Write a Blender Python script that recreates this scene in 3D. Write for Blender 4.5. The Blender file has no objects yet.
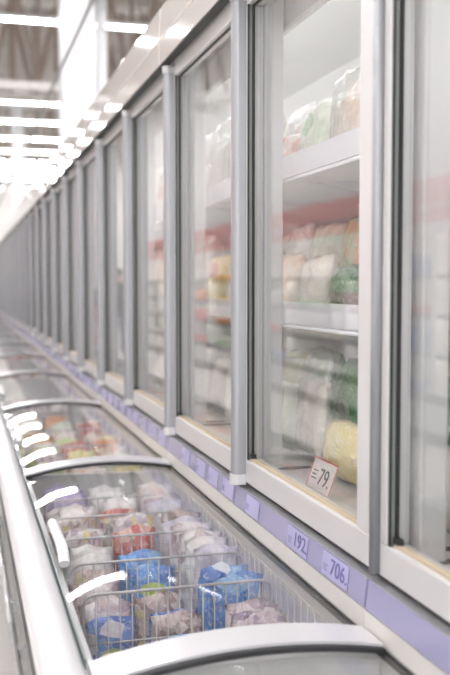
import bpy, bmesh, math, random
from mathutils import Vector, Matrix, Euler, noise

# ------------------------------------------------------------------ camera, world, exposure
scn = bpy.context.scene
COL = scn.collection
CAMZ = 1.42
YAW = math.radians(15.68)
PITCH = math.radians(3.2)
F = 937.5
cd = bpy.data.cameras.new('camera'); cam = bpy.data.objects.new('camera', cd); COL.objects.link(cam)
cd.sensor_fit = 'HORIZONTAL'; cd.sensor_width = 24.0; cd.lens = 50.0
cd.clip_start = 0.02; cd.clip_end = 300
cam.location = (0, 0, CAMZ)
cam.rotation_euler = Euler((math.pi/2 - PITCH, 0, -YAW), 'XYZ')
cd.dof.use_dof = True; cd.dof.focus_distance = 2.12; cd.dof.aperture_fstop = 3.0
scn.camera = cam

w = bpy.data.worlds.new('world'); scn.world = w; w.use_nodes = True
w.node_tree.nodes['Background'].inputs[0].default_value = (0.99, 0.995, 1, 1)
w.node_tree.nodes['Background'].inputs[1].default_value = 2.2
vs = scn.view_settings
scn.display_settings.display_device = 'sRGB'
vs.view_transform = 'Standard'; vs.look = 'None'; vs.gamma = 1.0; vs.use_curve_mapping = False
vs.exposure = 0.3
TUBE_POWER = 66.0

random.seed(7)

# ------------------------------------------------------------------ helpers
def lin(c): return c/12.92 if c <= 0.04045 else ((c+0.055)/1.055)**2.4
def hx(h):
    h = h.lstrip('#'); return tuple(lin(int(h[i:i+2], 16)/255) for i in (0, 2, 4)) + (1,)

class NT:
    def __init__(s, name):
        s.m = bpy.data.materials.new(name); s.m.use_nodes = True
        s.t = s.m.node_tree; s.n = s.t.nodes; s.n.clear()
        s.out = s.add('ShaderNodeOutputMaterial')
    def add(s, typ, **kw):
        nd = s.n.new(typ)
        for k, v in kw.items(): setattr(nd, k, v)
        return nd
    def link(s, a, b): s.t.links.new(a, b)
    def math(s, op, a, b=None, c=None):
        nd = s.add('ShaderNodeMath', operation=op)
        for i, v in enumerate((a, b, c)):
            if v is None: continue
            if isinstance(v, (int, float)): nd.inputs[i].default_value = v
            else: s.link(v, nd.inputs[i])
        return nd.outputs[0]
    def mix(s, f, a, b):
        nd = s.add('ShaderNodeMix', data_type='RGBA')
        for i, v in ((0, f), (6, a), (7, b)):
            if isinstance(v, (int, float)): nd.inputs[i].default_value = v
            elif isinstance(v, tuple): nd.inputs[i].default_value = v
            else: s.link(v, nd.inputs[i])
        return nd.outputs[2]

def pbr(name, col, rough=0.5, metal=0.0, coat=0.0, var=None, vscale=8, bump=0, bscale=60, spec=0.5, emit=None, estr=0):
    t = NT(name)
    p = t.add('ShaderNodeBsdfPrincipled')
    c = hx(col) if isinstance(col, str) else col
    p.inputs['Base Color'].default_value = c
    p.inputs['Roughness'].default_value = rough
    p.inputs['Metallic'].default_value = metal
    p.inputs['Coat Weight'].default_value = coat
    p.inputs['Specular IOR Level'].default_value = spec
    if emit:
        p.inputs['Emission Color'].default_value = hx(emit); p.inputs['Emission Strength'].default_value = estr
    tc = t.add('ShaderNodeTexCoord')
    if var:
        nz = t.add('ShaderNodeTexNoise'); nz.inputs['Scale'].default_value = vscale; nz.inputs['Detail'].default_value = 4
        t.link(tc.outputs['Object'], nz.inputs['Vector'])
        t.link(t.mix(nz.outputs[0], c, hx(var)), p.inputs['Base Color'])
    if bump:
        nb = t.add('ShaderNodeTexNoise'); nb.inputs['Scale'].default_value = bscale; nb.inputs['Detail'].default_value = 3
        t.link(tc.outputs['Object'], nb.inputs['Vector'])
        bp = t.add('ShaderNodeBump'); bp.inputs['Strength'].default_value = bump; bp.inputs['Distance'].default_value = 0.01
        t.link(nb.outputs[0], bp.inputs['Height']); t.link(bp.outputs[0], p.inputs['Normal'])
    t.link(p.outputs[0], t.out.inputs[0])
    return t.m

def glassmat(name, tint, r0, rough=0.0, bump=0.0, bscale=20, haze=0.0, kmax=1.0):
    """pane: clear with Fresnel (Schlick) reflection on both faces"""
    t = NT(name)
    g = t.add('ShaderNodeNewGeometry')
    dt = t.add('ShaderNodeVectorMath', operation='DOT_PRODUCT')
    t.link(g.outputs['Normal'], dt.inputs[0]); t.link(g.outputs['Incoming'], dt.inputs[1])
    c = t.math('ABSOLUTE', dt.outputs['Value'])
    k = t.math('POWER', t.math('SUBTRACT', 1.0, c), 5.0)
    fac = t.math('MULTIPLY_ADD', k, (1.0 - r0)*kmax, r0)
    tr = t.add('ShaderNodeBsdfTransparent'); tr.inputs[0].default_value = hx(tint)
    gl = t.add('ShaderNodeBsdfGlossy'); gl.inputs['Roughness'].default_value = rough
    gl.inputs[0].default_value = (1, 1, 1, 1)
    if bump:
        tc = t.add('ShaderNodeTexCoord')
        nb = t.add('ShaderNodeTexNoise'); nb.inputs['Scale'].default_value = bscale; nb.inputs['Detail'].default_value = 2
        t.link(tc.outputs['Object'], nb.inputs['Vector'])
        bp = t.add('ShaderNodeBump'); bp.inputs['Strength'].default_value = bump; bp.inputs['Distance'].default_value = 0.01
        t.link(nb.outputs[0], bp.inputs['Height']); t.link(bp.outputs[0], gl.inputs['Normal'])
    mx = t.add('ShaderNodeMixShader'); t.link(fac, mx.inputs[0]); t.link(tr.outputs[0], mx.inputs[1]); t.link(gl.outputs[0], mx.inputs[2])
    res = mx.outputs[0]
    if haze:
        df = t.add('ShaderNodeBsdfDiffuse'); df.inputs[0].default_value = (0.9, 0.9, 0.9, 1)
        m2 = t.add('ShaderNodeMixShader'); m2.inputs[0].default_value = haze
        t.link(res, m2.inputs[1]); t.link(df.outputs[0], m2.inputs[2]); res = m2.outputs[0]
    t.link(res, t.out.inputs[0])
    return t.m

def bagmat(name, a, b, scale=14, logo=None, logo2=None, band=None, rough=0.22, wrinkle=0.6, mode='noise', pal_extra=()):
    """printed film: two-tone fill, optional oval prints (colour,y,z,ry,rz) and a band (colour,z0,z1)"""
    t = NT(name)
    p = t.add('ShaderNodeBsdfPrincipled')
    tc = t.add('ShaderNodeTexCoord')
    if mode == 'print':
        v = t.add('ShaderNodeTexVoronoi'); v.inputs['Scale'].default_value = scale*1.5
        oi = t.add('ShaderNodeObjectInfo'); ad = t.add('ShaderNodeVectorMath', operation='ADD'); t.link(tc.outputs['Object'], ad.inputs[0]); t.link(oi.outputs['Location'], ad.inputs[1])
        t.link(ad.outputs[0], v.inputs['Vector'])
        rp = t.add('ShaderNodeValToRGB'); rp.color_ramp.interpolation = 'CONSTANT'
        els = rp.color_ramp.elements
        stops = [0.0, 0.24, 0.46, 0.60, 0.70, 0.82, 0.93]
        pal = [a, b] + list(pal_extra)
        while len(els) < min(len(pal), len(stops)): els.new(0.5)
        for i_, e_ in enumerate(list(els)):
            e_.position = stops[i_]; e_.color = hx(pal[i_])
        sc_ = t.add('ShaderNodeSeparateColor'); t.link(v.outputs['Color'], sc_.inputs[0]); t.link(sc_.outputs[0], rp.inputs[0]); f = None
    elif mode == 'cells':
        v = t.add('ShaderNodeTexVoronoi'); v.inputs['Scale'].default_value = scale
        t.link(tc.outputs['Object'], v.inputs['Vector'])
        f = t.math('MULTIPLY', v.outputs['Distance'], 1.3)
    else:
        v = t.add('ShaderNodeTexNoise'); v.inputs['Scale'].default_value = scale; v.inputs['Detail'].default_value = 3
        t.link(tc.outputs['Object'], v.inputs['Vector'])
        mr = t.add('ShaderNodeMapRange'); mr.inputs[1].default_value = 0.38; mr.inputs[2].default_value = 0.62
        t.link(v.outputs[0], mr.inputs[0]); f = mr.outputs[0]
    col = t.mix(f, hx(a), hx(b)) if f is not None else rp.outputs[0]
    sx = t.add('ShaderNodeSeparateXYZ'); t.link(tc.outputs['Object'], sx.inputs[0])
    if band:
        m = t.math('MULTIPLY', t.math('GREATER_THAN', sx.outputs[2], band[1]), t.math('LESS_THAN', sx.outputs[2], band[2]))
        col = t.mix(m, col, hx(band[0]))
    for lg in (logo, logo2):
        if lg:
            c, y, z, ry, rz = lg
            q = t.math('ADD', t.math('POWER', t.math('MULTIPLY', t.math('SUBTRACT', sx.outputs[1], y), 1/ry), 2.0),
                       t.math('POWER', t.math('MULTIPLY', t.math('SUBTRACT', sx.outputs[2], z), 1/rz), 2.0))
            col = t.mix(t.math('LESS_THAN', q, 1.0), col, hx(c))
    n3 = t.add('ShaderNodeTexNoise'); n3.inputs['Scale'].default_value = 130; n3.inputs['Detail'].default_value = 2
    t.link(tc.outputs['Object'], n3.inputs['Vector'])
    mr3 = t.add('ShaderNodeMapRange'); mr3.inputs[1].default_value = 0.56; mr3.inputs[2].default_value = 0.66; mr3.inputs[4].default_value = 0.4
    t.link(n3.outputs[0], mr3.inputs[0]); col = t.mix(mr3.outputs[0], col, (0.86, 0.84, 0.84, 1))
    t.link(col, p.inputs['Base Color'])
    p.inputs['Roughness'].default_value = rough; p.inputs['Coat Weight'].default_value = 0.4; p.inputs['Coat Roughness'].default_value = 0.12
    nb = t.add('ShaderNodeTexNoise'); nb.inputs['Scale'].default_value = 22; nb.inputs['Detail'].default_value = 3; nb.inputs['Distortion'].default_value = 1.2
    t.link(tc.outputs['Object'], nb.inputs['Vector'])
    bp = t.add('ShaderNodeBump'); bp.inputs['Strength'].default_value = wrinkle; bp.inputs['Distance'].default_value = 0.02
    t.link(nb.outputs[0], bp.inputs['Height']); t.link(bp.outputs[0], p.inputs['Normal'])
    t.link(p.outputs[0], t.out.inputs[0])
    return t.m

class MB:
    def __init__(s): s.v = []; s.f = []
    def quad(s, *p):
        i = len(s.v); s.v += [tuple(q) for q in p]; s.f.append(tuple(range(i, i+len(p)))); return s
    def box(s, x0, x1, y0, y1, z0, z1):
        i = len(s.v)
        s.v += [(x, y, z) for x in (x0, x1) for y in (y0, y1) for z in (z0, z1)]
        for f in ((0,1,3,2), (4,6,7,5), (0,4,5,1), (2,3,7,6), (0,2,6,4), (1,5,7,3)): s.f.append(tuple(i+k for k in f))
        return s
    def prism(s, prof, a, b, axis='y'):
        """closed polygon prof extruded from a to b; axis y: prof=(x,z); axis z: prof=(x,y); axis x: prof=(y,z)"""
        n = len(prof); i = len(s.v)
        for t in (a, b):
            for p, q in prof: s.v.append({'y': (p, t, q), 'z': (p, q, t), 'x': (t, p, q)}[axis])
        for k in range(n):
            l = (k+1) % n; s.f.append((i+k, i+l, i+n+l, i+n+k))
        s.f.append(tuple(i+k for k in range(n-1, -1, -1))); s.f.append(tuple(i+n+k for k in range(n)))
        return s
    def tube(s, path, r, n=6, closed=False):
        P = [Vector(p) for p in path]; i = len(s.v); m = len(P)
        for k, p in enumerate(P):
            a = P[(k-1) % m] if (k > 0 or closed) else p; b = P[(k+1) % m] if (k < m-1 or closed) else p
            d = (b-a).normalized(); u = d.orthogonal().normalized() if abs(d.z) > .9 else Vector((0,0,1)).cross(d).normalized()
            if abs(d.z) > .9: u = Vector((1,0,0)) - d*d.x; u.normalize()
            v2 = d.cross(u)
            for j in range(n):
                an = 2*math.pi*j/n; s.v.append(tuple(p + (u*math.cos(an) + v2*math.sin(an))*r))
        for k in range(m if closed else m-1):
            k2 = (k+1) % m
            for j in range(n):
                j2 = (j+1) % n; s.f.append((i+k*n+j, i+k*n+j2, i+k2*n+j2, i+k2*n+j))
        if not closed:
            s.f.append(tuple(i+j for j in range(n-1, -1, -1))); s.f.append(tuple(i+(m-1)*n+j for j in range(n)))
        return s
    def wire(s, a, b, r):
        return s.tube([a, b], r, 4)
    def mesh(s, name, m, smooth=False):
        me = bpy.data.meshes.new(name); me.from_pydata(s.v, [], s.f); me.update()
        bm = bmesh.new(); bm.from_mesh(me); bmesh.ops.recalc_face_normals(bm, faces=bm.faces); bm.to_mesh(me); bm.free()
        if m: me.materials.append(m)
        if smooth:
            for p in me.polygons: p.use_smooth = True
        return me
    def build(s, name, m, parent=None, smooth=False, bevel=0, seg=2, auto=False):
        o = bpy.data.objects.new(name, s.mesh(name, m, smooth)); COL.objects.link(o)
        if auto:
            o.data.set_sharp_from_angle(angle=math.radians(40))
        if bevel:
            b = o.modifiers.new('bevel', 'BEVEL'); b.width = bevel; b.segments = seg; b.limit_method = 'ANGLE'; b.angle_limit = math.radians(35)
        if parent is not None:
            o.parent = parent
            if parent.type == 'EMPTY' and parent.parent is None: o.location = tuple(-c for c in parent.location)
        return o

def empty(name, loc, label=None, cat=None, group=None):
    o = bpy.data.objects.new(name, None); COL.objects.link(o); o.location = loc; o.empty_display_size = 0.1
    if label: tag(o, label, cat, group)
    return o
def tag(o, label, cat, group=None, kind=None):
    if label: o['label'] = label
    if cat: o['category'] = cat
    if group: o['group'] = group
    if kind: o['kind'] = kind
    return o
def structure(o, label, cat):
    return tag(o, label, cat, None, 'structure')
CH = {}
def copy_tree(o, parent=None):
    c = o.copy(); COL.objects.link(c)
    if parent is not None: c.parent = parent
    for ch in kids(o): copy_tree(ch, c)
    return c
def kids(o): return [k for k in o.children]

def text_mesh(body, size, m, xform):
    cu = bpy.data.curves.new('digits', 'FONT'); cu.body = body; cu.size = size; cu.extrude = 0.0004
    cu.align_x = 'CENTER'; cu.align_y = 'CENTER'
    o = bpy.data.objects.new('digits', cu); COL.objects.link(o)
    dg = bpy.context.evaluated_depsgraph_get()
    me = bpy.data.meshes.new_from_object(o.evaluated_get(dg))
    bpy.data.objects.remove(o)
    me.transform(xform); me.materials.clear(); me.materials.append(m)
    return me

# ------------------------------------------------------------------ materials
M = {}
M['alu'] = pbr('brushed_aluminium', '#c9c9cb', 0.32, 0.55, var='#bdbdc0', vscale=3)
M['alu_dark'] = pbr('handle_aluminium', '#a4a5a9', 0.32, 0.4)
M['alu_light'] = pbr('pale_frame', '#d9d8d8', 0.35, 0.15)
M['rubber'] = pbr('black_rubber', '#2b2b2d', 0.55)
M['white'] = pbr('white_enamel', '#e9e8e8', 0.22, 0, coat=0.3)
M['rimwhite'] = pbr('white_rim', '#d3d2d4', 0.25, 0, coat=0.3)
M['inner'] = pbr('inner_liner', '#e6e6e4', 0.45)
M['header'] = pbr('cream_gloss_panel', '#e9e5e0', 0.07, 0, coat=0.6)
M['edge'] = pbr('green_grey_glass_edge', '#7f8a87', 0.3)
M['ledge'] = pbr('pale_grey_ledge', '#d9d6d2', 0.4)
M['strip'] = pbr('lavender_strip', '#a09ec0', 0.25, coat=0.3)
M['tag'] = pbr('price_tag_paper', '#b3b1d6', 0.4)
M['ink'] = pbr('violet_ink', '#6a679f', 0.6)
M['inkred'] = pbr('red_print', '#d9675f', 0.6)
M['inkblack'] = pbr('black_print', '#3a3638', 0.6)
M['body'] = pbr('grey_body', '#8e8f8f', 0.5)
M['toe'] = pbr('toe_kick', '#3b3c3d', 0.6)  # also colours the painted shade strips at doors and header
M['rail'] = pbr('steel_rail', '#d5d5d6', 0.25, 0.7)
M['mull'] = pbr('mullion_grey_white', '#dadada', 0.4)
M['channel'] = pbr('channel_grey', '#8b8f8c', 0.4)
M['glass'] = glassmat('door_glass', '#fbfbfb', 0.06, haze=0.012, kmax=1.0)
M['lidglass'] = glassmat('lid_glass', '#fbfbfb', 0.025, haze=0.015, kmax=0.6)
M['shelf'] = pbr('white_shelf', '#e8e8e8', 0.4)
M['shelfrail'] = pbr('clear_price_rail', '#f5f5fc', 0.12, coat=0.8)
M['beige'] = pbr('beige_gasket', '#c9b99f', 0.6)
M['floor'] = pbr('grout', '#b9b7b4', 0.7)
M['tile'] = pbr('floor_tile', '#dcd9d5', 0.25, var='#d2cfcb', vscale=5, coat=0.2)
M['deck'] = pbr('roof_deck', '#c4bfba', 0.7, var='#b4aea8', vscale=0.6)
M['purlin'] = pbr('purlin_steel', '#c4bfba', 0.6)
M['truss'] = pbr('truss_steel', '#978a80', 0.6)
M['chord'] = pbr('truss_chord', '#d8d4d0', 0.6)
M['column'] = pbr('white_column', '#d6d6d8', 0.5)
M['wall'] = pbr('white_wall', '#efecea', 0.7)
M['pipe'] = pbr('grey_pipe', '#8f8e8d', 0.45)
M['wire'] = pbr('basket_wire', '#bdbbbd', 0.35, 0.5)
M['housing'] = pbr('lamp_housing', '#eeeeee', 0.4)
M['tube'] = pbr('lit_tube', '#ffffff', 0.5, emit='#fcfcff', estr=TUBE_POWER)
M['led'] = pbr('led_strip', '#ffffff', 0.5, emit='#fbfdff', estr=10.0)  # added glow for the cabinet interiors
M['handle_white'] = pbr('white_plastic', '#f3f2f4', 0.3, coat=0.3)

# ------------------------------------------------------------------ setting
A = 0.688            # door front plane
PITCHW = 0.815        # door pitch
S0 = 1.480           # module joint nearest the camera
UNIT = 2*PITCHW
NU = 13
def zdep(b, s): return b*math.sin(YAW) + s*math.cos(YAW)

fl = MB().box(-4.3, 9, -6, 48, -0.05, -0.004).build('floor', M['floor']); structure(fl, 'pale grey tiled supermarket floor', 'floor')
tm = MB().box(-0.297, 0.297, -0.297, 0.297, -0.004, 0.0).mesh('tile', M['tile'])
for i in range(-7, 1):
    for j in range(0, 22):
        t = bpy.data.objects.new('tile', tm); COL.objects.link(t); t.parent = fl; t.location = (i*0.6+0.02, 0.16+j*0.6, 0)
rest = MB()
for i in range(-7, 15):
    for j in range(-8, 79):
        if -7 <= i < 1 and 0 <= j < 22: continue
        x, y = i*0.6+0.02, 0.16+j*0.6
        rest.quad((x-.297, y-.297, 0), (x+.297, y-.297, 0), (x+.297, y+.297, 0), (x-.297, y+.297, 0))
r = rest.build('tiles_beyond', M['tile'], fl); r['kind'] = 'stuff'

ce = MB().box(-4.3, 9, -6, 48, 8.0, 8.1).build('ceiling', M['deck']); structure(ce, 'grey beige profiled roof deck with purlins', 'ceiling')
for k in range(21):
    y = -4 + k*2.5
    o = MB().box(-4.3, 9, y, y+0.14, 7.72, 8.0).build('purlin', M['purlin'], ce)
ribs = MB()
for k in range(183):
    y = -5.5 + k*0.29
    ribs.box(-4.3, 9, y, y+0.1, 7.95, 8.0)
r = ribs.build('deck_rib', M['purlin'], ce); r['kind'] = 'stuff'

wf = MB().box(-4.3, 9, 48, 48.2, 0, 8).build('wall_far', M['wall']); structure(wf, 'white end wall of the hall', 'wall')
wl = MB().box(-4.5, -4.3, -6, 48, 0, 8).build('wall_left', M['wall']); structure(wl, 'white wall behind the opposite shelving', 'wall')
wr = MB().box(9, 9.2, -6, 48, 0, 8).build('wall_right', M['wall']); structure(wr, 'white wall far behind the freezer row', 'wall')

def column(x, y, wd, label):
    c = empty('column', (x, y, 0), label, 'column'); c['kind'] = 'structure'
    MB().box(x-wd/2, x+wd/2, y-wd/2, y+wd/2, 0, 7.7).build('shaft', M['column'], c, bevel=0.02)
    MB().box(x-wd/2-.04, x+wd/2+.04, y-wd/2-.04, y+wd/2+.04, 0, 0.12).build('base', M['column'], c, bevel=0.01)
    MB().box(x-wd/2-.06, x+wd/2+.06, y-wd/2-.06, y+wd/2+.06, 7.56, 7.7).build('capital', M['column'], c, bevel=0.01)
column(1.78, 14.9, 0.50, 'broad white column behind the freezer row, beside the grey pipe')
column(1.78, 30.85, 0.36, 'slim white column further along the hall among the tube lamps')

# down pipe on the column's far side and long pipe under the roof
MB().tube([(2.25, 15.5, 0), (2.25, 15.5, 7.95)], 0.10, 14).build('downpipe', M['column'], None, smooth=True)
tag(bpy.data.objects['downpipe'], 'white vertical downpipe beside the broad white column', 'pipe')
pp = empty('ceiling_pipe', (1.35, 4, 4.36), 'thin grey pipe running under the roof above the freezer row', 'pipe')
MB().tube([(1.35, 4, 4.36), (1.35, 47, 4.36)], 0.028, 10).build('pipe_run', M['pipe'], pp, smooth=True)
for k in range(7):
    y = 6 + 6.5*k
    MB().tube([(1.35, y, 4.38), (1.35, y, 7.95)], 0.006, 6).build('hanger', M['pipe'], pp)

def truss(y, zb, zt, label):
    t = empty('roof_truss', (0.5, y, zb), label, 'truss', 'steel roof trusses')
    MB().box(-4.3, 9, y-.09, y+.09, zb, zb+.16).build('bottom_chord', M['chord'], t)
    MB().box(-4.3, 9, y-.09, y+.09, zt-.16, zt).build('top_chord', M['chord'], t)
    n = 27
    for k in range(n):
        x0 = -4.25 + 13.2*k/n; x1 = -4.25 + 13.2*(k+1)/n
        a, b = ((x0, y, zb+.1), (x1, y, zt-.1)) if k % 2 == 0 else ((x0, y, zt-.1), (x1, y, zb+.1))
        MB().tube([a, b], 0.055, 4).build('web_member', M['truss'], t)
        MB().tube([(x1, y+.05, zb+.1), (x1, y+.05, zt-.1)], 0.045, 4).build('web_post', M['truss'], t)
for y in (20.0, 21.3, 33.6, 42.0):
    truss(y, 5.45, 7.70, 'grey steel lattice roof truss spanning above the tube lamps')

# ------------------------------------------------------------------ ceiling lamps
LZ = 5.87
lamp = empty('tube_lamp', (0, 0, LZ), 'lit white tube lamp hanging in a row across the hall', 'lamp', 'rows of ceiling tube lamps')
MB().prism([(-.062, LZ+.008), (-.040, LZ+.08), (.040, LZ+.08), (.062, LZ+.008), (.056, LZ+.008), (.036, LZ+.07), (-.036, LZ+.07), (-.056, LZ+.008)], -0.89, 0.89, 'x').build('housing', M['housing'], lamp)
MB().tube([(-0.86, 0, LZ), (0.86, 0, LZ)], 0.022, 10).build('tube', M['tube'], lamp, smooth=False)
MB().box(-0.012, 0.012, -0.012, 0.012, LZ+0.08, 7.99).build('suspension_rod', M['pipe'], lamp)
rows = [-3.2, -0.6, 2.0, 4.6, 7.2, 9.8, 12.4, 16.3, 23.3, 26.0, 28.9, 31.6, 34.2, 36.9, 39.6, 43.5]
first = True
for zr in rows:
    y = (zr - 2.0*math.sin(YAW))/math.cos(YAW) if zr > 0 else zr
    for k in range(-3, 3):
        x = 2.15 + 0.90 + 1.80*k
        c = lamp if first else copy_tree(lamp)
        first = False
        c.location = (x, y, LZ)

# ------------------------------------------------------------------ upper glass door cabinet (prototype at y = 0 .. 1.6)
ZB, ZT = 0.919, 2.172
DX0, DX1 = A, A+0.042          # door frame thickness
def d_profile(x, y, wd, dep, n=10):
    """rounded bar whose flat back lies on plane x, sticking out towards -x"""
    p = [(x, y+wd/2), (x, y-wd/2)]
    p += [(x-dep+wd/2*0.9, y-wd/2)]
    for k in range(1, n):
        a = -math.pi/2 + math.pi*k/n
        p.append((x-dep+wd/2*0.9 - wd/2*0.9*math.cos(a), y + wd/2*math.sin(a)))
    p += [(x-dep+wd/2*0.9, y+wd/2)]
    return p

def make_door(root, y0):
    y1 = y0 + PITCHW - 0.004; y0 = y0 + 0.004
    SN, SF, RB, RT = 0.058, 0.040, 0.060, 0.062   # near stile, far stile, bottom rail, top rail
    d = MB().box(DX0, DX1, y0, y1, ZB, ZB+RB).build('door', M['alu_light'], root, bevel=0.004)   # the bottom rail carries the rest
    # rails and stiles
    MB().box(DX0, DX1, y0, y1, ZT-RT, ZT).build('top_rail', M['white'], d, bevel=0.003)
    MB().box(DX0, DX1, y0, y0+SN, ZB+RB, ZT-RT).build('stile', M['alu_light'], d, bevel=0.003)
    MB().box(DX0, DX1, y1-SF, y1, ZB+RB, ZT-RT).build('stile', M['alu_light'], d, bevel=0.002)
    # glass unit
    MB().box(DX0+0.018, DX0+0.034, y0+SN-.004, y1-SF+.004, ZB+RB-.004, ZT-RT+.004).build('glass_pane', M['glass'], d)
    # gaskets: dark lined channel on the far stile, thin seal on top, beige bead below
    gx = DX0+0.0175
    MB().box(DX0+.001, gx, y1-SF-.004, y1-SF-.0002, ZB+RB, ZT-RT).build('channel_lining', M['channel'], d)
    g = MB()
    g.box(DX0+.001, DX0+.004, y1-SF-.009, y1-SF-.0045, ZB+RB, ZT-RT); g.box(gx-.005, gx, y1-SF-.012, y1-SF-.0045, ZB+RB, ZT-RT)
    g.box(gx-.004, gx, y0+SN, y1-SF-.013, ZT-RT-.006, ZT-RT-.0002)
    g.box(gx-.012, gx, y1-SF-.03, y1-SF-.0125, ZB+RB+.0065, ZB+RB+.016)
    g.build('gasket', M['rubber'], d)
    MB().box(gx-.010, gx, y0+SN, y1-SF-.013, ZB+RB+.0002, ZB+RB+.006).build('glazing_bead', M['beige'], d)
    # rounded handle post over the far stile
    hy = y1-0.020
    MB().prism(d_profile(DX0-.0005, hy, 0.036, 0.034), ZB+0.022, 2.120, 'z').build('handle', M['alu_dark'], d, smooth=True, auto=True)
    MB().prism(d_profile(DX0-.0005, hy, 0.040, 0.037), ZB-0.004, ZB+0.022, 'z').build('handle_cap', M['alu_light'], d, smooth=True, auto=True)
    MB().prism(d_profile(DX0-.0005, hy, 0.040, 0.037), 2.120, 2.142, 'z').build('handle_cap', M['alu'], d, smooth=True, auto=True)
    # hinge foot under the door
    MB().tube([(DX0+.02, y1-.03, ZB-.008), (DX0+.02, y1-.03, ZB+.002)], 0.010, 10).build('hinge_pin', M['rail'], d)
    return d

STRIP = ((0.674, 0.909), (0.668, 0.858))
def strip_frame(y, off=0.0035):
    """matrix for print on the price strip centred at y (text x -> -Y, text y -> up the slope)"""
    (xa, za), (xb, zb) = STRIP
    up = Vector((xa-xb, 0, za-zb)).normalized(); rt = Vector((0, -1, 0)); nn = rt.cross(up)
    c = Vector(((xa+xb)/2, y, (za+zb)/2)) + nn*off
    return Matrix(((rt.x, up.x, nn.x, c.x), (rt.y, up.y, nn.y, c.y), (rt.z, up.z, nn.z, c.z), (0, 0, 0, 1)))
def card(y, wd, ht, m, off, name):
    b = MB().box(-wd/2, wd/2, -ht/2, ht/2, 0, 0.0006)
    me = b.mesh(name, m); me.transform(strip_frame(y, off)); return me

SHELVES = (1.705, 1.325)
def make_upper():
    root = empty('glass_door_freezer', (1.0, PITCHW, 0.905), 'tall glass door freezer cabinet with grey handle posts', 'freezer', 'upper freezer cabinets along the row')
    L = UNIT
    # carcass
    MB().box(1.32, 1.36, 0.002, L-.002, 0.905, 2.335).build('back_panel', M['inner'], root)
    MB().box(0.735, 1.32, 0.002, L-.002, 0.905, 0.945).build('bottom_panel', M['inner'], root)
    MB().box(0.735, 1.32, 0.002, L-.002, 2.20, 2.335).build('top_box', M['inner'], root)
    MB().box(0.734, 0.748, 0.03, L-.03, 0.945, 0.962).build('beige_sill', M['beige'], root)
    # base ledge under the doors
    MB().prism([(0.681, 0.893), (0.677, 0.907), (0.735, 0.907), (0.735, 0.893)], 0.001, L-.001).build('door_ledge', M['alu'], root)
    MB().box(0.700, 0.733, 0.002, L-.002, 0.9075, 0.9185).build('door_sweep', M['toe'], root)  # dark strip in place of the shadow under the doors
    # header: two glossy panels with a seam
    MB().prism([(0.645, 2.152), (0.645, 2.228), (0.735, 2.228), (0.735, 2.20), (0.676, 2.20), (0.676, 2.152)], 0.001, L-.001).build('header_lower_panel', M['header'], root, bevel=0.003)
    MB().prism([(0.645, 2.233), (0.650, 2.340), (0.735, 2.340), (0.735, 2.233)], 0.001, L-.001).build('header_upper_panel', M['header'], root, bevel=0.004)
    MB().box(0.652, 0.735, 0.001, L-.001, 2.228, 2.233).build('header_seam', M['beige'], root)
    MB().box(0.647, 0.675, 0.001, L-.001, 2.1475, 2.1515).build('header_underside', M['toe'], root)  # dark strip painting in the shade below the header
    MB().box(0.678, 0.735, 0.001, L-.001, 2.178, 2.199).build('shadow_gap_profile', M['toe'], root)  # dark filler standing in for shade in the gap above the doors
    # mullions, then the inner head with an added fill strip behind it
    for y in (0.035, PITCHW, L-0.035):
        hw = 0.032
        m_ = MB().box(0.738, 0.789, y-hw, y+hw, 0.9455, 2.199).build('mullion', M['mull'], root, bevel=0.004)
        MB().box(0.738, 0.93, y-hw-.002, y-hw+.010, 0.9455, 0.9505).build('mullion_foot', M['rubber'], m_)
    hd_ = MB().prism([(0.790, 2.198), (0.800, 2.072), (0.808, 2.068), (0.860, 2.100), (0.860, 2.198)], 0.004, L-.004).build('inner_head', M['white'], root)
    MB().box(0.862, 0.880, 0.02, L-.02, 2.130, 2.145).build('light_strip', M['led'], hd_)  # added strip, hidden behind the head to brighten the interior
    # shelves
    for z in SHELVES:
        sh = MB()
        sh.box(0.832, 1.30, 0.01, L-.01, z-0.012, z)
        o = sh.build('shelf', M['shelf'], root)
        MB().prism([(0.826, z-0.004), (0.822, z+0.052), (0.826, z+0.053), (0.832, z-0.004)], 0.012, L-.012).build('price_rail', M['shelfrail'], o)
        MB().tube([(0.826, 0.012, z-.012), (0.826, L-.012, z-.012)], 0.005, 8).build('rail_lip', M['shelfrail'], o, smooth=True)
        for y in (0.12, PITCHW+.02, L-.12):
            MB().prism([(0.86, z-0.012), (1.318, z-0.012), (1.318, z-0.09)], y-.003, y+.003).build('shelf_bracket', M['alu'], o)
    # doors
    for k in (0, 1): make_door(root, k*PITCHW)
    # price strips, one under each door
    for k in (0, 1):
        (xa, za), (xb, zb) = STRIP
        st = MB().prism([(xa, za), (xb, zb), (xb+.006, zb), (xa+.004, za-.004)], k*PITCHW+.003, (k+1)*PITCHW-.003).build('price_strip', M['strip'], root)
    return root

def shift_unit(root, y):
    root.location.y = PITCHW + y
up0 = make_upper()
uppers = []
for k in range(NU):
    u = up0 if k == 0 else copy_tree(up0)
    shift_unit(u, S0 + (k-1)*UNIT)
    uppers.append(u)
def child(o, base, i=0):
    return [c for c in sorted(o.children, key=lambda q: q.name) if c.name.split('.')[0] == base][i]
uppers[0]['label'] = 'glass door freezer cabinet with a near-empty interior, beside the 706 price tag'
uppers[1]['label'] = 'glass door freezer cabinet above the 192 and 706 price tags'
for u in uppers[:2]: del u['group']
ORD = ('', '', 'next', 'second', 'third', 'fourth', 'fifth', 'sixth', 'seventh', 'eighth', 'ninth', 'tenth', 'eleventh')
for k in range(2, NU): uppers[k]['label'] = 'tall glass door freezer cabinet, %s one past the cabinet over the 192 tag' % ORD[k]
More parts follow.
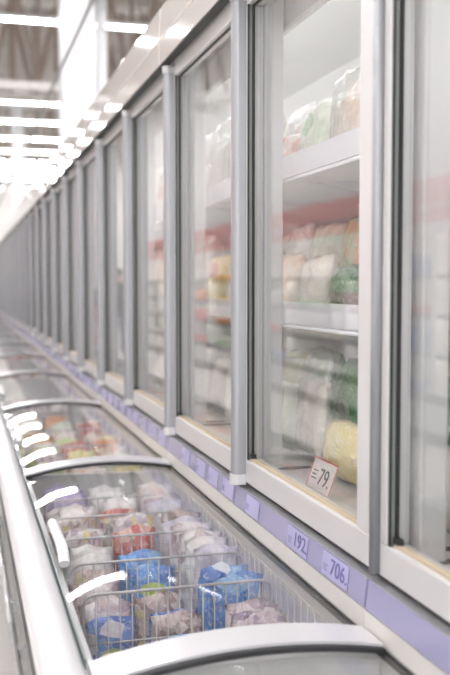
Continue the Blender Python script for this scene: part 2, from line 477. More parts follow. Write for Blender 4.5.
# the door next to the 706 tag has a slimmer post at the module joint, and its neighbour a wider stile
dC = child(uppers[0], 'door', 1)
for c in list(dC.children):
    b = c.name.split('.')[0]
    if b == 'handle': c.data = MB().prism(d_profile(DX0-.0005, UNIT-.010, 0.018, 0.016), ZB+0.004, 2.165, 'z').mesh('handle', M['alu_dark'], True)
    if b == 'handle_cap': bpy.data.objects.remove(c)
dB = child(uppers[1], 'door', 0)
for c in list(dB.children):
    if c.name.split('.')[0] == 'stile' and min(v.co.y for v in c.data.vertices) < .1:
        c.data = MB().box(DX0, DX1, .004, .084, ZB+.06, ZT-.062).mesh('stile', M['alu_light'])
# price tags on the strips (module 1: readable ones)
def price_tags(unit, lst):
    """lst: (y in module, text or None, dark)"""
    strips = [c for c in unit.children if c.name.split('.')[0] == 'price_strip']
    for y, txt, wd in lst:
        st = strips[0] if y < PITCHW else strips[1]
        o = bpy.data.objects.new('price_tag', card(y, wd, 0.044, M['tag'], 0.0012, 'price_tag')); COL.objects.link(o); o.parent = st
        if txt:
            mt = strip_frame(y-wd*0.16, 0.0024)
            o2 = bpy.data.objects.new('price_digits', text_mesh(txt, 0.042, M['ink'], mt @ Matrix.Diagonal((1.15, 1, 1, 1)))); COL.objects.link(o2); o2.parent = st
        if True:
            mt = strip_frame(y+wd*0.33, 0.0024)
            b = MB()
            for q, ln in enumerate((.022, .016, .024)): b.box(-.013, -.013+ln, -.012+q*.005, -.0105+q*.005, 0, .0004)
            me = b.mesh('small_print', M['ink']); me.transform(mt)
            o3 = bpy.data.objects.new('small_print', me); COL.objects.link(o3); o3.parent = st
price_tags(uppers[1], [(0.140, '706.', .125), (0.345, '192.', .12), (0.66, None, .10), (0.88, None, .105), (1.03, None, .10), (1.17, None, .10), (1.36, None, .10)])
for k in range(2, NU):
    lst = [(0.08+0.02*random.random()+q*0.17, None, .10) for q in range(9) if random.random() < .75]
    price_tags(uppers[k], lst)

# ------------------------------------------------------------------ chest freezer (prototype at y = 0 .. 1.6)
def lid_z(t): return 0.799 + 0.012*t + 4*0.027*t*(1-t)
LX0, LX1 = 0.186, 0.662
def arch(y0, y1, off0, off1, n=16, t0=0.0, t1=1.0):
    """curved slab following the lid between heights off0..off1 above the arch line"""
    prof = []
    for k in range(n+1):
        t = t0+(t1-t0)*k/n; prof.append((LX0+(LX1-LX0)*t, lid_z(t)+off1))
    for k in range(n, -1, -1):
        t = t0+(t1-t0)*k/n; prof.append((LX0+(LX1-LX0)*t, lid_z(t)+off0))
    return prof
def make_chest():
    root = empty('chest_freezer', (0.4, PITCHW, 0), 'low white chest freezer with curved sliding glass lid', 'freezer', 'chest freezers along the row')
    L = UNIT
    MB().prism([(0.116, 0.722), (0.200, 0.10), (0.235, 0.10), (0.205, 0.722)], 0.001, L-.001).build('front_panel', M['body'], root)
    MB().prism([(0.112, 0.722), (0.112, 0.797), (0.20, 0.797), (0.205, 0.722)], 0.001, L-.001).build('bumper_strip', M['rubber'], root)  # black strip below the rim
    MB().box(0.23, 1.30, 0.001, L-.001, 0.0, 0.10).build('toe_kick', M['toe'], root)
    MB().box(0.235, 0.700, 0.001, L-.001, 0.10, 0.40).build('liner_floor', M['inner'], root)
    MB().prism([(0.694, 0.402), (0.694, 0.892), (1.30, 0.892), (1.30, 0.102), (0.702, 0.102), (0.702, 0.402)], 0.001, L-.001).build('back_body', M['inner'], root)
    for y in (0.001, L-.013):
        MB().prism([(0.237, 0.402), (0.692, 0.402), (0.692, 0.785), (0.214, 0.796), (0.214, 0.70)], y, y+.012).build('liner_end', M['inner'], root)
    # rounded white rim
    rim = [(0.106, 0.797), (0.107, 0.806), (0.112, 0.814), (0.122, 0.820), (0.138, 0.823), (0.160, 0.823), (0.172, 0.820), (0.179, 0.813), (0.181, 0.800), (0.200, 0.800), (0.200, 0.797)]
    MB().prism(rim, 0.0, L).build('rim', M['rimwhite'], root, smooth=True, auto=True)
    # ledge between lid and price strip
    MB().prism([(0.667, 0.856), (0.666, 0.820), (0.669, 0.815), (0.692, 0.815), (0.692, 0.856)], 0.0015, L-.0015).build('back_ledge', M['ledge'], root)
    # lower protective rail
    rl = MB().tube([(0.142, 0, 0.30), (0.142, L, 0.30)], 0.013, 10).build('guard_rail', M['rail'], root, smooth=True)
    for y in (0.2, 1.4):
        MB().box(0.150, 0.185, y-.02, y+.02, 0.285, 0.315).build('rail_bracket', M['rail'], rl)
    # lid
    lid = MB().prism(arch(0, 0, 0.004, 0.017), L-.088, L-.003, 'y').build('lid', M['rimwhite'], root, smooth=True, auto=True)
    MB().prism(arch(0, 0, -0.002, 0.003), 0.004, L-0.004, 'y').build('lid_glass', M['lidglass'], lid, smooth=True, auto=True)
    MB().prism(arch(0, 0, 0.0035, 0.012), L-.101, L-.0885, 'y').build('lid_gasket', M['rubber'], lid, smooth=True, auto=True)
    MB().box(0.6625, 0.6685, 0.004, L-.002, 0.801, 0.8145).build('back_seal', M['rubber'], lid)
    MB().box(0.1820, 0.1855, 0.006, L-.09, 0.800, 0.818).build('front_edge', M['edge'], lid)
    # handle
    hp = []
    for k in range(13):
        y = 0.54 + 0.31*k/12
        hp.append((0.206, y, lid_z(0.05) + 0.012 + 0.024*min(1, math.sin(math.pi*k/12)*3.0)))
    MB().tube(hp, 0.0125, 12).build('lid_handle', M['handle_white'], lid, smooth=True, auto=True)
    return root
ch0 = make_chest()
chests = []
for k in range(NU):
    u = ch0 if k == 0 else copy_tree(ch0)
    shift_unit(u, S0 + (k-1)*UNIT)
    chests.append(u)
chests[0]['label'] = 'white chest freezer with nothing but frosty liner showing under its lid'
chests[1]['label'] = 'white chest freezer filled with blue, red and pinkish bags between wire dividers'
chests[2]['label'] = 'white chest freezer filled with yellow, green and pink bags'
for u in chests[:3]: del u['group']
for k in range(3, NU): chests[k]['label'] = 'low white chest freezer, %s one past the chest with yellow bags' % ORD[k-1]

# wire dividers
CY0, CP = 0.030, 0.225     # first compartment and compartment pitch in a chest
def divider_mesh(x0, x1, z0, z1):
    b = MB(); r = 0.026
    def corner(cx, cz, a0):
        return [(cx + r*math.cos(a0+math.pi/2*q/4), 0, cz + r*math.sin(a0+math.pi/2*q/4)) for q in range(5)]
    path = [(x1, 0, z0)] + corner(x1-r, z1-r, 0) + corner(x0+r, z1-r, math.pi/2) + [(x0, 0, z0)]
    b.tube(path, 0.0034, 6)
    n = int((x1-x0)/0.026)
    for k in range(1, n):
        x = x0 + (x1-x0)*k/n; b.wire((x, 0, z0), (x, 0, z1), 0.0017)
    for z in (z0+.01, z0+(z1-z0)*.35, z0+(z1-z0)*.70): b.wire((x0, 0.002, z), (x1, 0.002, z), 0.0022)
    return b.mesh('wire_divider', M['wire'], True)
dm = divider_mesh(0.238, 0.655, 0.405, 0.765)
sdm = MB()
for k in range(40):
    y = 0.03 + 1.54*k/39; sdm.wire((0.664, y, 0.403), (0.664, y, 0.775), 0.0017)
for z in (0.41, 0.54, 0.66, 0.772): sdm.wire((0.667, 0.03, z), (0.667, 1.57, z), 0.003)
sdmesh = sdm.mesh('wire_side_grid', M['wire'], True)
for mi in (1, 2):
    y0 = S0 + (mi-1)*UNIT
    nm = {1: 'chest with the blue bags', 2: 'chest with the yellow bags'}[mi]
    for y in ([CY0+CP*q-.006 for q in (2, 3, 4, 5, 6)] if mi == 1 else [CY0+CP*q-.006 for q in (1, 3, 5)]):
        o = bpy.data.objects.new('wire_divider', dm); COL.objects.link(o); o.location = (0, y0+y, 0)
        tag(o, 'grey wire divider standing across the %s' % nm, 'divider', 'wire dividers in the %s' % nm)
    o = bpy.data.objects.new('wire_side_grid', sdmesh); COL.objects.link(o); o.location = (0, y0, 0)
    tag(o, 'long grey wire grid along the back of the %s' % nm, 'divider')

# ------------------------------------------------------------------ frozen food bags
def bag_mesh(name, m, wd, ht, th, seed, crump=0.006, nu=14, nv=18, flop=0.0):
    rnd = random.Random(seed); off = Vector((rnd.uniform(0, 50), rnd.uniform(0, 50), rnd.uniform(0, 50)))
    v = []; f = []
    def pt(i, j, side):
        u = -1+2*i/nu; q = -1+2*j/nv
        prof = max(0.0, (1-abs(u)**3.2))*max(0.0, (1-abs(q)**4.0))
        tk = th/2*prof**0.55
        seal = 1.0 if 0 < j < nv else 1.03
        y = u*wd/2*(1-0.10*(1-abs(q)**3)*0.6)*seal
        z = (q+1)/2*ht
        p = Vector((0, y, z))
        n1 = noise.noise(p*16+off); n2 = noise.noise(p*38+off*1.7)
        sag = max(0.0, q)**2
        y *= 1-0.05*max(0.0, q-.5)*2*abs(u)**2
        z -= ht*0.022*sag*abs(u)**3*(1+noise.noise(off+Vector((u*2, 0, 0))))
        z += ht*0.035*sag*noise.noise(Vector((u*1.7, 3, 0))+off)
        x = ht*0.03*sag*noise.noise(Vector((u*1.5, 7, 0))+off*1.3) + side*tk*(1+0.35*n1) + crump*(n1*1.2+n2) + flop*(q*q if q > 0 else 0)*ht
        return (x, y + crump*0.9*n2*(abs(q) > .9) + crump*.6*n1, z + crump*n1*(abs(u) > .8))
    idx = {}
    for side in (-1, 1):
        for j in range(nv+1):
            for i in range(nu+1):
                edge = i in (0, nu) or j in (0, nv)
                if edge and side == 1: idx[(side, i, j)] = idx[(-1, i, j)]; continue
                idx[(side, i, j)] = len(v); v.append(pt(i, j, side))
        for j in range(nv):
            for i in range(nu):
                q = (idx[(side, i, j)], idx[(side, i+1, j)], idx[(side, i+1, j+1)], idx[(side, i, j+1)])
                f.append(q if side == 1 else q[::-1])
    b = MB(); b.v = v; b.f = f
    return b.mesh(name, m, True)

B = {}
def mk(key, *a, **k): B[key] = bagmat('bag_'+key, *a, **k)
mk('pink', '#e9e2e3', '#cdb9bf', 26, mode='print', pal_extra=('#e3d5d8', '#b79fae', '#f0ecec', '#c9a9ac', '#d9c27a'))
mk('mauve', '#cfc0c6', '#a08a98', 30, mode='print', pal_extra=('#bda9b3', '#ded3d6', '#8f7b93', '#c7b4bb', '#e8e2e2'))
mk('brown', '#c2aca6', '#9d8480', 34, mode='print', pal_extra=('#b39b95', '#d5c6c0', '#8a6d6a', '#cbb7b2', '#d8cf9a'))
mk('red', '#c8443a', '#d05548', 18, mode='print', pal_extra=('#c23c33', '#d8705f', '#bf3f37', '#e6b09c', '#c8443a'), logo=('#e9c9b8', 0, .10, .03, .04))
mk('blue', '#3f8ad6', '#2f78cf', 16, mode='print', pal_extra=('#4a93dd', '#2b6cc2', '#7fb2e4', '#3a82d2', '#dfe8f2'), logo=('#b8d44a', 0, .27, .032, .018), band=('#d9d0dc', .14, .19))
mk('deepblue', '#3a72c4', '#2a5fb8', 18, mode='print', pal_extra=('#3f79c8', '#2452a6', '#6d97d2', '#2d62b8', '#d0cdd8'), logo=('#a7c653', 0, .20, .03, .02), band=('#8d6f7c', .0, .10))
mk('white', '#f0eeee', '#dfdad8', 9, logo=('#d8685a', .01, .13, .05, .03))
mk('whiteplain', '#f1efee', '#e4dfdd', 20, mode='print', pal_extra=('#f4f2f1', '#d5ccca', '#efecea', '#dcc3bd', '#f2f0ef'))
mk('lime', '#b5d23f', '#d8e0b0', 9, band=('#e9e4da', .0, .12))
mk('lavender', '#c9c3dc', '#e4dfea', 12, logo=('#7d69b8', 0, .20, .05, .03))
mk('purple', '#8f80c8', '#b3a8da', 10)
mk('orange', '#e07a3f', '#efb35c', 12, logo=('#f5ead0', 0, .12, .04, .03))
mk('yellow', '#e6cf5c', '#f0e29a', 10, logo=('#cf5145', 0, .14, .04, .03))
mk('paleyellow', '#ecd98a', '#f4e9b8', 10)
mk('green', '#4b9b53', '#7fbb6f', 10, logo=('#eef0df', 0, .13, .05, .03))
mk('darkgreen', '#2f6e3c', '#5b8f4c', 10, band=('#5a3a34', .0, .07))
mk('teal', '#bcdad6', '#e0ece8', 10)
mk('mint', '#cfe0c4', '#ecefe2', 12, logo=('#8fbf78', 0, .12, .04, .03))
mk('blush', '#f2e6dd', '#e8c9bd', 18, mode='print', pal_extra=('#efdcd2', '#e2a898', '#f4ece6', '#e6bfae', '#cfd8b0'), logo=('#d98b7a', 0, .12, .05, .03))
mk('peach', '#e9b98c', '#f1e2cf', 16, mode='cells')
mk('cream', '#e6dccb', '#f4efe6', 24, mode='cells')
mk('mixveg', '#d88b5a', '#a8c27a', 22)
mk('beige', '#cdbfae', '#e4dbcf', 20, mode='cells')
film = glassmat('crinkled_clear_film', '#fafbfa', 0.20, 0.10, bump=1.0, bscale=30, haze=0.06)
PR = {}
def proto(key, wd, ht, th, seed, **k):
    kk = (key, wd, ht, th, seed)
    if kk not in PR: PR[kk] = bag_mesh('frozen_food_bag', B[key], wd, ht, th, seed, **k)
    return PR[kk]
def place(key, loc, rot, size, seed, label, group=None, name='frozen_food_bag', **k):
    o = bpy.data.objects.new(name, proto(key, *size, seed, **k)); COL.objects.link(o)
    o.location = loc; o.rotation_euler = tuple(math.radians(a) for a in rot)
    tag(o, label, 'bag', group); return o
def clear_bag(loc, rot, size, seed, inner, label, group=None):
    """clear film over visible contents"""
    o = bpy.data.objects.new('clear_food_bag', bag_mesh('clear_food_bag', film, *size, seed, crump=0.015)); COL.objects.link(o)
    o.location = loc; o.rotation_euler = tuple(math.radians(a) for a in rot); tag(o, label, 'bag', group)
    me = bag_mesh('contents', B[inner], size[0]*.80, size[1]*.66, size[2]*.72, seed+3, crump=0.007)
    c = bpy.data.objects.new('contents', me); COL.objects.link(c); c.parent = o; c.location = (0, 0, size[1]*.06)
    return o

# (px, py, height) -> world point
def at(px, py, z):
    x = (px-225)/F; y = -(py-337.5)/F
    d = Vector((x, y, -1)); d = cam.rotation_euler.to_matrix() @ d
    t = (z-CAMZ)/d.z
    return Vector((d.x*t, d.y*t, z))
def atX(px, py, X):
    x = (px-225)/F; y = -(py-337.5)/F
    d = cam.rotation_euler.to_matrix() @ Vector((x, y, -1))
    t = X/d.x
    return Vector((X, d.y*t, CAMZ+d.z*t))

# ---- chests: bags stand upright in rows between the dividers
WORD = {'paleyellow': 'pale yellow', 'pink': 'pale pink speckled', 'mauve': 'mauve speckled', 'brown': 'brownish pink speckled', 'red': 'bright red', 'blue': 'sky blue, yellow-green oval', 'deepblue': 'deep blue, green oval', 'white': 'white, red oval', 'whiteplain': 'plain white frosty',
        'lime': 'lime green', 'lavender': 'pale violet', 'purple': 'purple', 'orange': 'orange-red', 'yellow': 'yellow', 'green': 'green', 'mint': 'pale green', 'blush': 'blush pink printed', 'peach': 'peach speckled', 'cream': 'cream speckled',
        'teal': 'pale teal', 'darkgreen': 'dark green', 'mixveg': 'orange and green', 'beige': 'beige speckled'}
def px_of(p):
    q = cam.rotation_euler.to_matrix().transposed() @ (Vector(p) - Vector((0, 0, CAMZ)))
    return 225 + F*q.x/-q.z, 337.5 - F*q.y/-q.z
MAP1 = [(118, 515, 'red'), (135, 520, 'red'), (100, 515, 'mauve'), (80, 512, 'pink'), (57, 500, 'purple'), (75, 527, 'pink'), (140, 552, 'blue'), (128, 556, 'blue'), (188, 555, 'blue'), (200, 560, 'blue'), (270, 590, 'blue'), (122, 580, 'deepblue'), (150, 588, 'deepblue'), (185, 580, 'deepblue'),
        (118, 605, 'deepblue'), (150, 618, 'deepblue'), (195, 612, 'deepblue'), (78, 543, 'lime'), (100, 548, 'white'), (165, 525, 'white'), (190, 540, 'white'), (222, 572, 'blue'), (172, 512, 'lavender'), (220, 545, 'lavender'), (300, 612, 'lavender'), (285, 600, 'lavender'), (245, 588, 'lime'),
        (160, 575, 'blue'), (85, 490, 'whiteplain'), (112, 490, 'whiteplain'), (142, 490, 'whiteplain'), (172, 490, 'whiteplain'), (198, 500, 'whiteplain'), (215, 515, 'pink'), (240, 560, 'pink'), (260, 610, 'mauve'), (85, 575, 'brown'), (85, 600, 'pink'), (90, 630, 'mauve'), (130, 640, 'pink'), (230, 600, 'mauve'), (320, 620, 'mauve'), (170, 600, 'brown'), (235, 625, 'brown'), (200, 530, 'pink'), (150, 505, 'pink'), (100, 500, 'pink')]
def fill_chest(mi, phrase, chooser, tops, per, th, seed, skip=()):
    rnd = random.Random(seed); y0 = S0 + (mi-1)*UNIT
    for c in range(7):
        for q in range(per):
            for col_ in range(3):
                if (c, col_) in skip: continue
                x = 0.305 + 0.139*col_ + rnd.uniform(-.003, .003)
                y = y0 + CY0 + CP*c + (CP-.016)*(q+.5)/per
                f = (c*per+q)/(7*per-1)
                top = tops(f, col_) + rnd.choice((-.035, -.015, .0, .012))
                top = min(top, .765)
                ht = round((top-.405)/.02)*.02
                key = chooser(px_of((x, y, .405+ht)), rnd)
                place(key, (x, y, .414), (rnd.uniform(-3, 3), rnd.uniform(-1.5, 1.5), 90+rnd.uniform(-3, 3)), (0.118, ht, th), rnd.randrange(3), '%s bag in the %s' % (WORD[key], phrase), '%s bags in the %s' % (WORD[key].split(',')[0], phrase), crump=0.007)
def near_key(p, rnd):
    if rnd.random() < .2: return rnd.choice(('pink', 'mauve', 'brown', 'pink'))
    return min(MAP1, key=lambda m: (m[0]-p[0])**2 + 1.6*(m[1]-p[1])**2)[2]
fill_chest(1, 'chest with the blue bags', near_key, lambda f, c: .60+.16*min(1, f*1.7)+(.10*(1-f) if c == 2 else 0), 3, .048, 41)
def from_list(ks): return lambda p, rnd: ks[rnd.randrange(len(ks))]
fill_chest(2, 'chest with the yellow bags', from_list(['pink', 'blush', 'red', 'yellow', 'mint', 'whiteplain', 'mauve', 'orange', 'cream', 'lime', 'peach', 'yellow', 'blush', 'pink', 'cream']), lambda f, c: .755, 2, .078, 42)
fill_chest(3, 'chest just past the yellow bags', from_list(['pink', 'mauve', 'cream', 'whiteplain', 'mauve', 'pink']), lambda f, c: .66, 2, .078, 43)
fill_chest(4, 'fourth chest along the row', from_list(['pink', 'mauve', 'blush', 'whiteplain', 'red']), lambda f, c: .72, 1, .14, 44)
fill_chest(5, 'fifth chest along the row', from_list(['pink', 'mauve', 'blush', 'whiteplain', 'red']), lambda f, c: .72, 1, .14, 45)
place('brown', (0.322, S0+.06, .655), (0, 80, 88), (0.125, 0.19, .045), 70, 'brownish speckled bag lying on top at the near end of the chest')
clear_bag((0.468, S0+.05, .672), (0, 82, 91), (0.08, 0.24, 0.04), 71, 'cream', 'clear crinkled bag lying on top at the near end of the chest')

# ---- cabinets: bags in rows on the shelves, faces to the aisle
Z1, Z2, Z3 = SHELVES[0], SHELVES[1], 0.945
LV = {'top shelf': Z1+.004, 'middle shelf': Z2+.004, 'cabinet bottom': Z3+.010}
def row_bags(mi, where, level, x, lst, lean=7, start=0.125, pitch=0.228, th=.075, wd=.20):
    for k, it in enumerate(lst):
        if it is None: continue
        key, ht = it
        y = S0 + (mi-1)*UNIT + start + pitch*k
        rw = 'front' if x < .95 else 'rear'
        if key.startswith('clear:'):
            clear_bag((x, y, LV[level]+.004), (0, lean, (-1)**k*3), (wd+.01, ht, th), 200+k+int(x*100), key[6:], 'clear crinkled bag of %s pieces, %s row of %s, %s' % (key[6:], rw, level, where), 'clear bags in %s' % where)
        else:
            place(key, (x, y, LV[level]), (0, lean, (-1)**k*3), (wd, ht, th), 80+k % 4, '%s bag, %s row of %s, %s' % (WORD[key].split(',')[0], rw, level, where), '%s bags in %s' % (WORD[key].split(',')[0], where))
W1 = 'cabinet over 192 tag'
row_bags(1, W1, 'top shelf', .885, [('cream', .20), ('mint', .20), ('clear:peach', .22), ('mint', .18), ('blush', .13), ('whiteplain', .24), ('clear:cream', .26)])
row_bags(1, W1, 'top shelf', .995, [('teal', .24), ('blush', .24), ('blush', .27), ('blush', .26), ('teal', .25), ('whiteplain', .26), ('mint', .24)])
row_bags(1, W1, 'middle shelf', .885, [('cream', .20), ('green', .14), ('darkgreen', .14), ('cream', .17), ('peach', .18), ('yellow', .22), ('whiteplain', .26)])
row_bags(1, W1, 'middle shelf', .995, [('blush', .28), ('blush', .30), ('blush', .31), ('mixveg', .28), ('mint', .27), ('whiteplain', .28), ('cream', .26)])
row_bags(1, W1, 'cabinet bottom', .875, [('beige', .16), ('paleyellow', .13), ('paleyellow', .14), ('clear:beige', .30), ('clear:mint', .26), ('peach', .22), ('cream', .24)])
row_bags(1, W1, 'cabinet bottom', .985, [('green', .26), ('darkgreen', .27), ('darkgreen', .27), ('green', .27), ('green', .28), ('lime', .26), ('lavender', .26)])
W2 = 'next cabinet past 192 tag'
row_bags(2, W2, 'top shelf', .885, [('clear:cream', .30), ('whiteplain', .28), ('mint', .24), ('cream', .26), ('blush', .24), ('whiteplain', .26), ('peach', .24)])
row_bags(2, W2, 'middle shelf', .885, [('yellow', .20), ('whiteplain', .28), ('white', .24), ('lavender', .26), ('peach', .24), ('cream', .26), ('mint', .24)])
row_bags(2, W2, 'cabinet bottom', .885, [('clear:cream', .28), ('white', .24), ('peach', .24), ('whiteplain', .26), ('cream', .24), ('pink', .26), ('lavender', .24)])
for mi, ww in ((3, 'third cabinet past near-empty one'), (4, 'fourth cabinet past near-empty one')):
    ks = ['whiteplain', 'cream', 'blush', 'mint', 'pink', 'lavender', 'white', 'peach', 'yellow']; rnd = random.Random(31+mi)
    for lv in LV: row_bags(mi, ww, lv, .90, [(ks[rnd.randrange(len(ks))], .24+.02*rnd.randrange(3)) for _ in range(7)])
# near cabinet: sparse
Y0 = S0-UNIT
clear_bag((0.905, Y0+1.20, Z3+.014), (0, 6, 0), (0.30, 0.17, .11), 120, 'teal', 'wide low clear bag on the bottom of the near-empty cabinet')
for i, (lv, key) in enumerate((('top shelf', 'lavender'), ('top shelf', 'green'), ('middle shelf', 'red'), ('middle shelf', 'white'))):
    place(key, (0.96, Y0+1.50-.075*(i % 2), LV[lv]), (0, 0, 0), (0.05, 0.26, .17), 121+i, '%s packet at the end of the %s in the near-empty cabinet' % (WORD[key].split(',')[0], lv), crump=0.003)
# price card with red border standing in the cabinet bottom
pc = empty('price_card', (0.780, 1.965, 0.946), 'white price card with red edge and 79 standing in the cabinet', 'price card')
def card_frame(x, y, z, tilt=0.35):
    rt = Vector((0, -1, 0)); up = Vector((math.sin(tilt), 0, math.cos(tilt))); nn = rt.cross(up)
    return Matrix(((rt.x, up.x, nn.x, x), (rt.y, up.y, nn.y, y), (rt.z, up.z, nn.z, z), (0, 0, 0, 1)))
cf = card_frame(0.780, 1.965, 0.987)
def cardpart(name, b, m):
    me = b.mesh(name, m); me.transform(cf); o = bpy.data.objects.new(name, me); COL.objects.link(o); o.parent = pc; o.location = -Vector(pc.location); return o
cardpart('paper', MB().box(-.07, .07, -.038, .038, 0, .001), pbr('card_paper', '#efe9e7', .5))
fr = MB()
fr.box(-.07, .07, .034, .038, .001, .0016).box(-.07, .07, -.038, -.034, .001, .0016).box(-.07, -.066, -.034, .034, .001, .0016).box(.066, .07, -.034, .034, .001, .0016)
cardpart('red_edge', fr, M['inkred'])
me = text_mesh('79.', 0.055, M['inkblack'], cf @ Matrix.Translation((.02, -.004, .002))); o = bpy.data.objects.new('price_digits', me); COL.objects.link(o); o.parent = pc; o.location = -Vector(pc.location)
sp = MB()
for q, ln in enumerate((.03, .022, .028)): sp.box(-.055, -.055+ln, -.012+q*.009, -.009+q*.009, .001, .0015)
cardpart('small_print', sp, M['inkblack'])

# ------------------------------------------------------------------ opposite side of the aisle (seen in the door glass)
M['cool'] = pbr('cooler_white', '#e9e8e6', 0.4)
M['cooldark'] = pbr('cooler_dark_edge', '#55585a', 0.5)
M['led2'] = pbr('cooler_led', '#ffffff', 0.5, emit='#fffdf6', estr=10.0)  # added glow that brightens the coolers mirrored in the doors
M['sign'] = pbr('red_sign', '#dd8a80', 0.45)
def make_rack():
    x = -2.62; L = 2.0
    root = empty('display_cooler', (x-.35, 1.0, 0), 'white open display cooler with red header across the aisle', 'cooler', 'open coolers across the aisle')
    MB().box(x-.75, x-.68, .01, L-.01, 0.1, 2.1).build('back_panel', M['cool'], root)
    MB().box(x-.75, x, .01, L-.01, 0.0, 0.10).build('plinth', M['cooldark'], root)
    MB().box(x-.68, x, .01, L-.01, 0.10, 0.40).build('base_tank', M['cool'], root, bevel=.01)
    MB().box(x-.01, x+.02, .01, L-.01, 0.36, 0.44).build('bumper', M['cooldark'], root)
    MB().box(x-.75, x-.02, .01, L-.01, 2.1, 2.16).build('canopy', M['cool'], root)
    MB().box(x-.16, x-.10, .05, L-.05, 2.085, 2.099).build('light_strip', M['led2'], root)  # added under the canopy to lift the door reflections
    MB().box(x-.06, x-.02, .01, L-.01, 1.98, 2.38).build('header_sign', M['sign'], root)
    MB().box(x-.065, x-.018, .01, L-.01, 1.88, 1.98).build('header_trim', M['cool'], root)
    for z in (0.78, 1.14, 1.50):
        s = MB().box(x-.68, x-.08, .03, L-.03, z-.02, z).build('shelf', M['cool'], root)
        MB().box(x-.08, x-.07, .03, L-.03, z-.03, z+.02).build('price_rail', M['cooldark'], s)
        MB().box(x-.12, x-.09, .05, L-.05, z-.028, z-.0205).build('light_strip', M['led2'], s)  # same added strip below each shelf
    for y in (.01, L-.04):
        MB().box(x-.68, x-.06, y, y+.03, .40, 2.1).build('side_panel', M['cool'], root)
    return root
r0 = make_rack()
NR = 10
for k in range(NR):
    r = r0 if k == 0 else copy_tree(r0)
    r.location.y = 1.0 + 1.6 + k*2.02
pk = {}
def packet(kind, col):
    if (kind, col) in pk: return pk[(kind, col)]
    b = MB(); m = pbr('packet_'+col, '#'+col, 0.35, coat=.2)
    if kind == 'carton':
        b.box(-.05, .05, -.07, .07, 0, .16); b.prism([(-.05, .16), (.05, .16), (0, .21)], -.07, .07, 'y')
    elif kind == 'jar':
        pr = [(.055, 0), (.062, .02), (.062, .15), (.045, .175), (.045, .20), (.05, .20), (.05, .23)]
        n = 12
        for z0 in range(len(pr)):
            for j in range(n):
                a = 2*math.pi*j/n; b.v.append((pr[z0][0]*math.cos(a), pr[z0][0]*math.sin(a), pr[z0][1]))
        for q in range(len(pr)-1):
            for j in range(n): b.f.append((q*n+j, q*n+(j+1) % n, (q+1)*n+(j+1) % n, (q+1)*n+j))
        b.f.append(tuple(range(n-1, -1, -1))); b.f.append(tuple(range((len(pr)-1)*n, len(pr)*n)))
    else:
        b.prism([(-.06, 0), (.06, 0), (.075, .07), (-.075, .07)], -.085, .085, 'y'); b.box(-.08, .08, -.092, .092, .07, .082)
    pk[(kind, col)] = b.mesh(kind, m)
    return pk[(kind, col)]
rnd = random.Random(3)
cn = {'d8574b': 'red', 'efe9dd': 'cream', 'e8c05a': 'yellow', '6fa36a': 'green', '5c7fb8': 'blue', 'e08a4a': 'orange', 'f2f0ee': 'white'}
for k in range(1, 9):
    for z in (0.401, 0.781, 1.141, 1.501):
        kind = ('carton', 'jar', 'tub')[rnd.randrange(3)]; col = list(cn)[rnd.randrange(len(cn))]
        if k == 2 and z > 1: col = 'efe9dd'; kind = 'tub'
        for q in range(6):
            if rnd.random() < .12: continue
            o = bpy.data.objects.new('food_'+kind, packet(kind, col)); COL.objects.link(o)
            o.location = (-2.82+rnd.uniform(-.01, .01), 1.6+k*2.02+0.26+q*0.295, z)
            tag(o, '%s food %s on an open cooler shelf across the aisle' % (cn[col], kind), kind, '%s %ss across the aisle' % (cn[col], kind))

# display stand and shopper, both mirrored in the doors
st = empty('display_stand', (-1.5, 21.5, 0), 'black and red floor display stand in the aisle', 'display stand')
MB().box(-1.72, -1.28, 21.3, 21.7, 0, .30).build('base', M['sign'], st, bevel=.01)
MB().box(-1.70, -1.30, 21.32, 21.68, .30, .55).build('lower_tier', M['cool'], st)
MB().box(-1.71, -1.29, 21.31, 21.69, .55, .92).build('middle_tier', M['sign'], st)
MB().box(-1.69, -1.31, 21.33, 21.67, .92, 1.32).build('top_tier', pbr('black_card', '#26282a', .5), st)

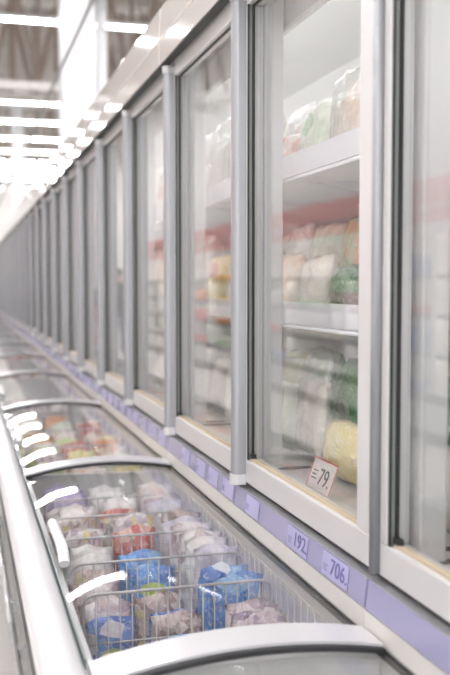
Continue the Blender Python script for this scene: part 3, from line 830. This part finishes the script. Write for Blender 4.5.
def person(loc, rz):
    J = {}; E = []
    def v(n, p, r): J[n] = (Vector(p), r)
    def chain(*ns):
        for a, b in zip(ns, ns[1:]): E.append((a, b))
    v('pel', (0, 0, .95), (.155, .115)); v('wai', (0, 0, 1.10), (.145, .105)); v('che', (0, .01, 1.30), (.175, .12)); v('shu', (0, .0, 1.43), (.13, .09)); v('nek', (0, .01, 1.51), (.06, .06)); v('hd0', (0, .02, 1.57), (.07, .08)); v('hd1', (0, .03, 1.65), (.08, .10)); v('hd2', (0, .02, 1.735), (.06, .075))
    chain('pel', 'wai', 'che', 'shu', 'nek', 'hd0', 'hd1', 'hd2')
    for s, t in ((-1, 'l'), (1, 'r')):
        st = .10*s
        v(t+'hip', (.09*s, 0, .88), (.10, .10)); v(t+'kne', (.10*s, .02+st*.3, .49), (.068, .07)); v(t+'ank', (.10*s, -.03+st, .09), (.045, .05)); v(t+'toe', (.115*s, .13+st, .045), (.045, .035))
        chain('pel', t+'hip', t+'kne', t+'ank', t+'toe')
        v(t+'sho', (.20*s, 0, 1.41), (.075, .075)); v(t+'elb', (.255*s, -.03, 1.12), (.055, .055)); v(t+'wri', (.265*s, .05, .88), (.036, .036)); v(t+'pal', (.262*s, .075, .81), (.022, .040))
        chain('shu', t+'sho', t+'elb', t+'wri', t+'pal')
        for q in range(4):
            ln = (.075, .085, .08, .062)[q]; yy = .105-.021*q
            v(t+'f%da' % q, (.262*s, yy, .775), (.009, .009)); v(t+'f%db' % q, (.258*s, yy+.004, .775-ln*.55), (.0085, .0085)); v(t+'f%dc' % q, (.248*s, yy+.004, .775-ln), (.007, .007))
            chain(t+'pal', t+'f%da' % q, t+'f%db' % q, t+'f%dc' % q)
        v(t+'t0', (.252*s, .112, .82), (.011, .011)); v(t+'t1', (.245*s, .135, .785), (.009, .009)); v(t+'t2', (.243*s, .14, .762), (.007, .007))
        chain(t+'pal', t+'t0', t+'t1', t+'t2')
    names = list(J); me = bpy.data.meshes.new('person')
    me.from_pydata([tuple(J[n][0]) for n in names], [(names.index(a), names.index(b)) for a, b in E], [])
    o = bpy.data.objects.new('person', me); COL.objects.link(o)
    sk = o.modifiers.new('skin', 'SKIN'); sk.use_smooth_shade = True
    lay = me.skin_vertices[0].data if me.skin_vertices else None
    if lay is None:
        bm = bmesh.new(); bm.from_mesh(me); bm.verts.layers.skin.verify(); bm.to_mesh(me); bm.free(); lay = me.skin_vertices[0].data
    for i, n in enumerate(names): lay[i].radius = J[n][1]; lay[i].use_root = (n == 'pel')
    sb = o.modifiers.new('sub', 'SUBSURF'); sb.levels = sb.render_levels = 2
    dg = bpy.context.evaluated_depsgraph_get(); m2 = bpy.data.meshes.new_from_object(o.evaluated_get(dg))
    o.modifiers.clear(); o.data = m2
    m2.materials.clear()
    for nm, c, r in (('dark_jacket', '#25292d', .8), ('blue_jeans', '#3c4f6e', .8), ('skin', '#d2a68c', .5), ('shoes', '#dcdad6', .5)):
        m2.materials.append(pbr(nm, c, r, var=None))
    for p in m2.polygons:
        c = p.center; p.use_smooth = True
        if c.z < .105: k = 3
        elif c.z > 1.50 or (abs(c.x) > .2 and c.z < .90): k = 2
        elif c.z < .90: k = 1
        else: k = 0
        p.material_index = k
    zmin = min(q.co.z for q in m2.vertices)
    o.location = (loc[0], loc[1], -zmin); o.rotation_euler.z = rz
    # hair cap
    hb = MB(); n, mq = 14, 8
    for j in range(mq+1):
        ph = math.pi*0.62*j/mq
        for i in range(n):
            a = 2*math.pi*i/n; back = 1.0 if math.sin(a) < .2 else .62
            hb.v.append((.098*math.sin(ph*back)*math.cos(a), .012+.118*math.sin(ph*back)*math.sin(a), 1.672+.115*math.cos(ph*back)))
    for j in range(mq):
        for i in range(n): hb.f.append((j*n+i, j*n+(i+1) % n, (j+1)*n+(i+1) % n, (j+1)*n+i))
    h = hb.build('hair', pbr('dark_hair', '#2c2320', .6), o, smooth=True)
    # face
    for s in (-1, 1):
        MB().tube([(.032*s, .112, 1.655), (.032*s, .126, 1.655)], .011, 8).build('eye', M['inkblack'], o)
        MB().tube([(.082*s, .01, 1.62), (.098*s, .0, 1.67)], .014, 6).build('ear', m2.materials[2], o, smooth=True)
    MB().tube([(0, .115, 1.655), (0, .142, 1.615)], .012, 6).build('nose', m2.materials[2], o, smooth=True)
    MB().tube([(-.022, .112, 1.583), (.022, .112, 1.583)], .007, 6).build('mouth', M['inkred'], o)
    tag(o, 'person in dark jacket and blue jeans standing in the aisle', 'person')
    return o
person((-1.65, 18.9), math.radians(10))
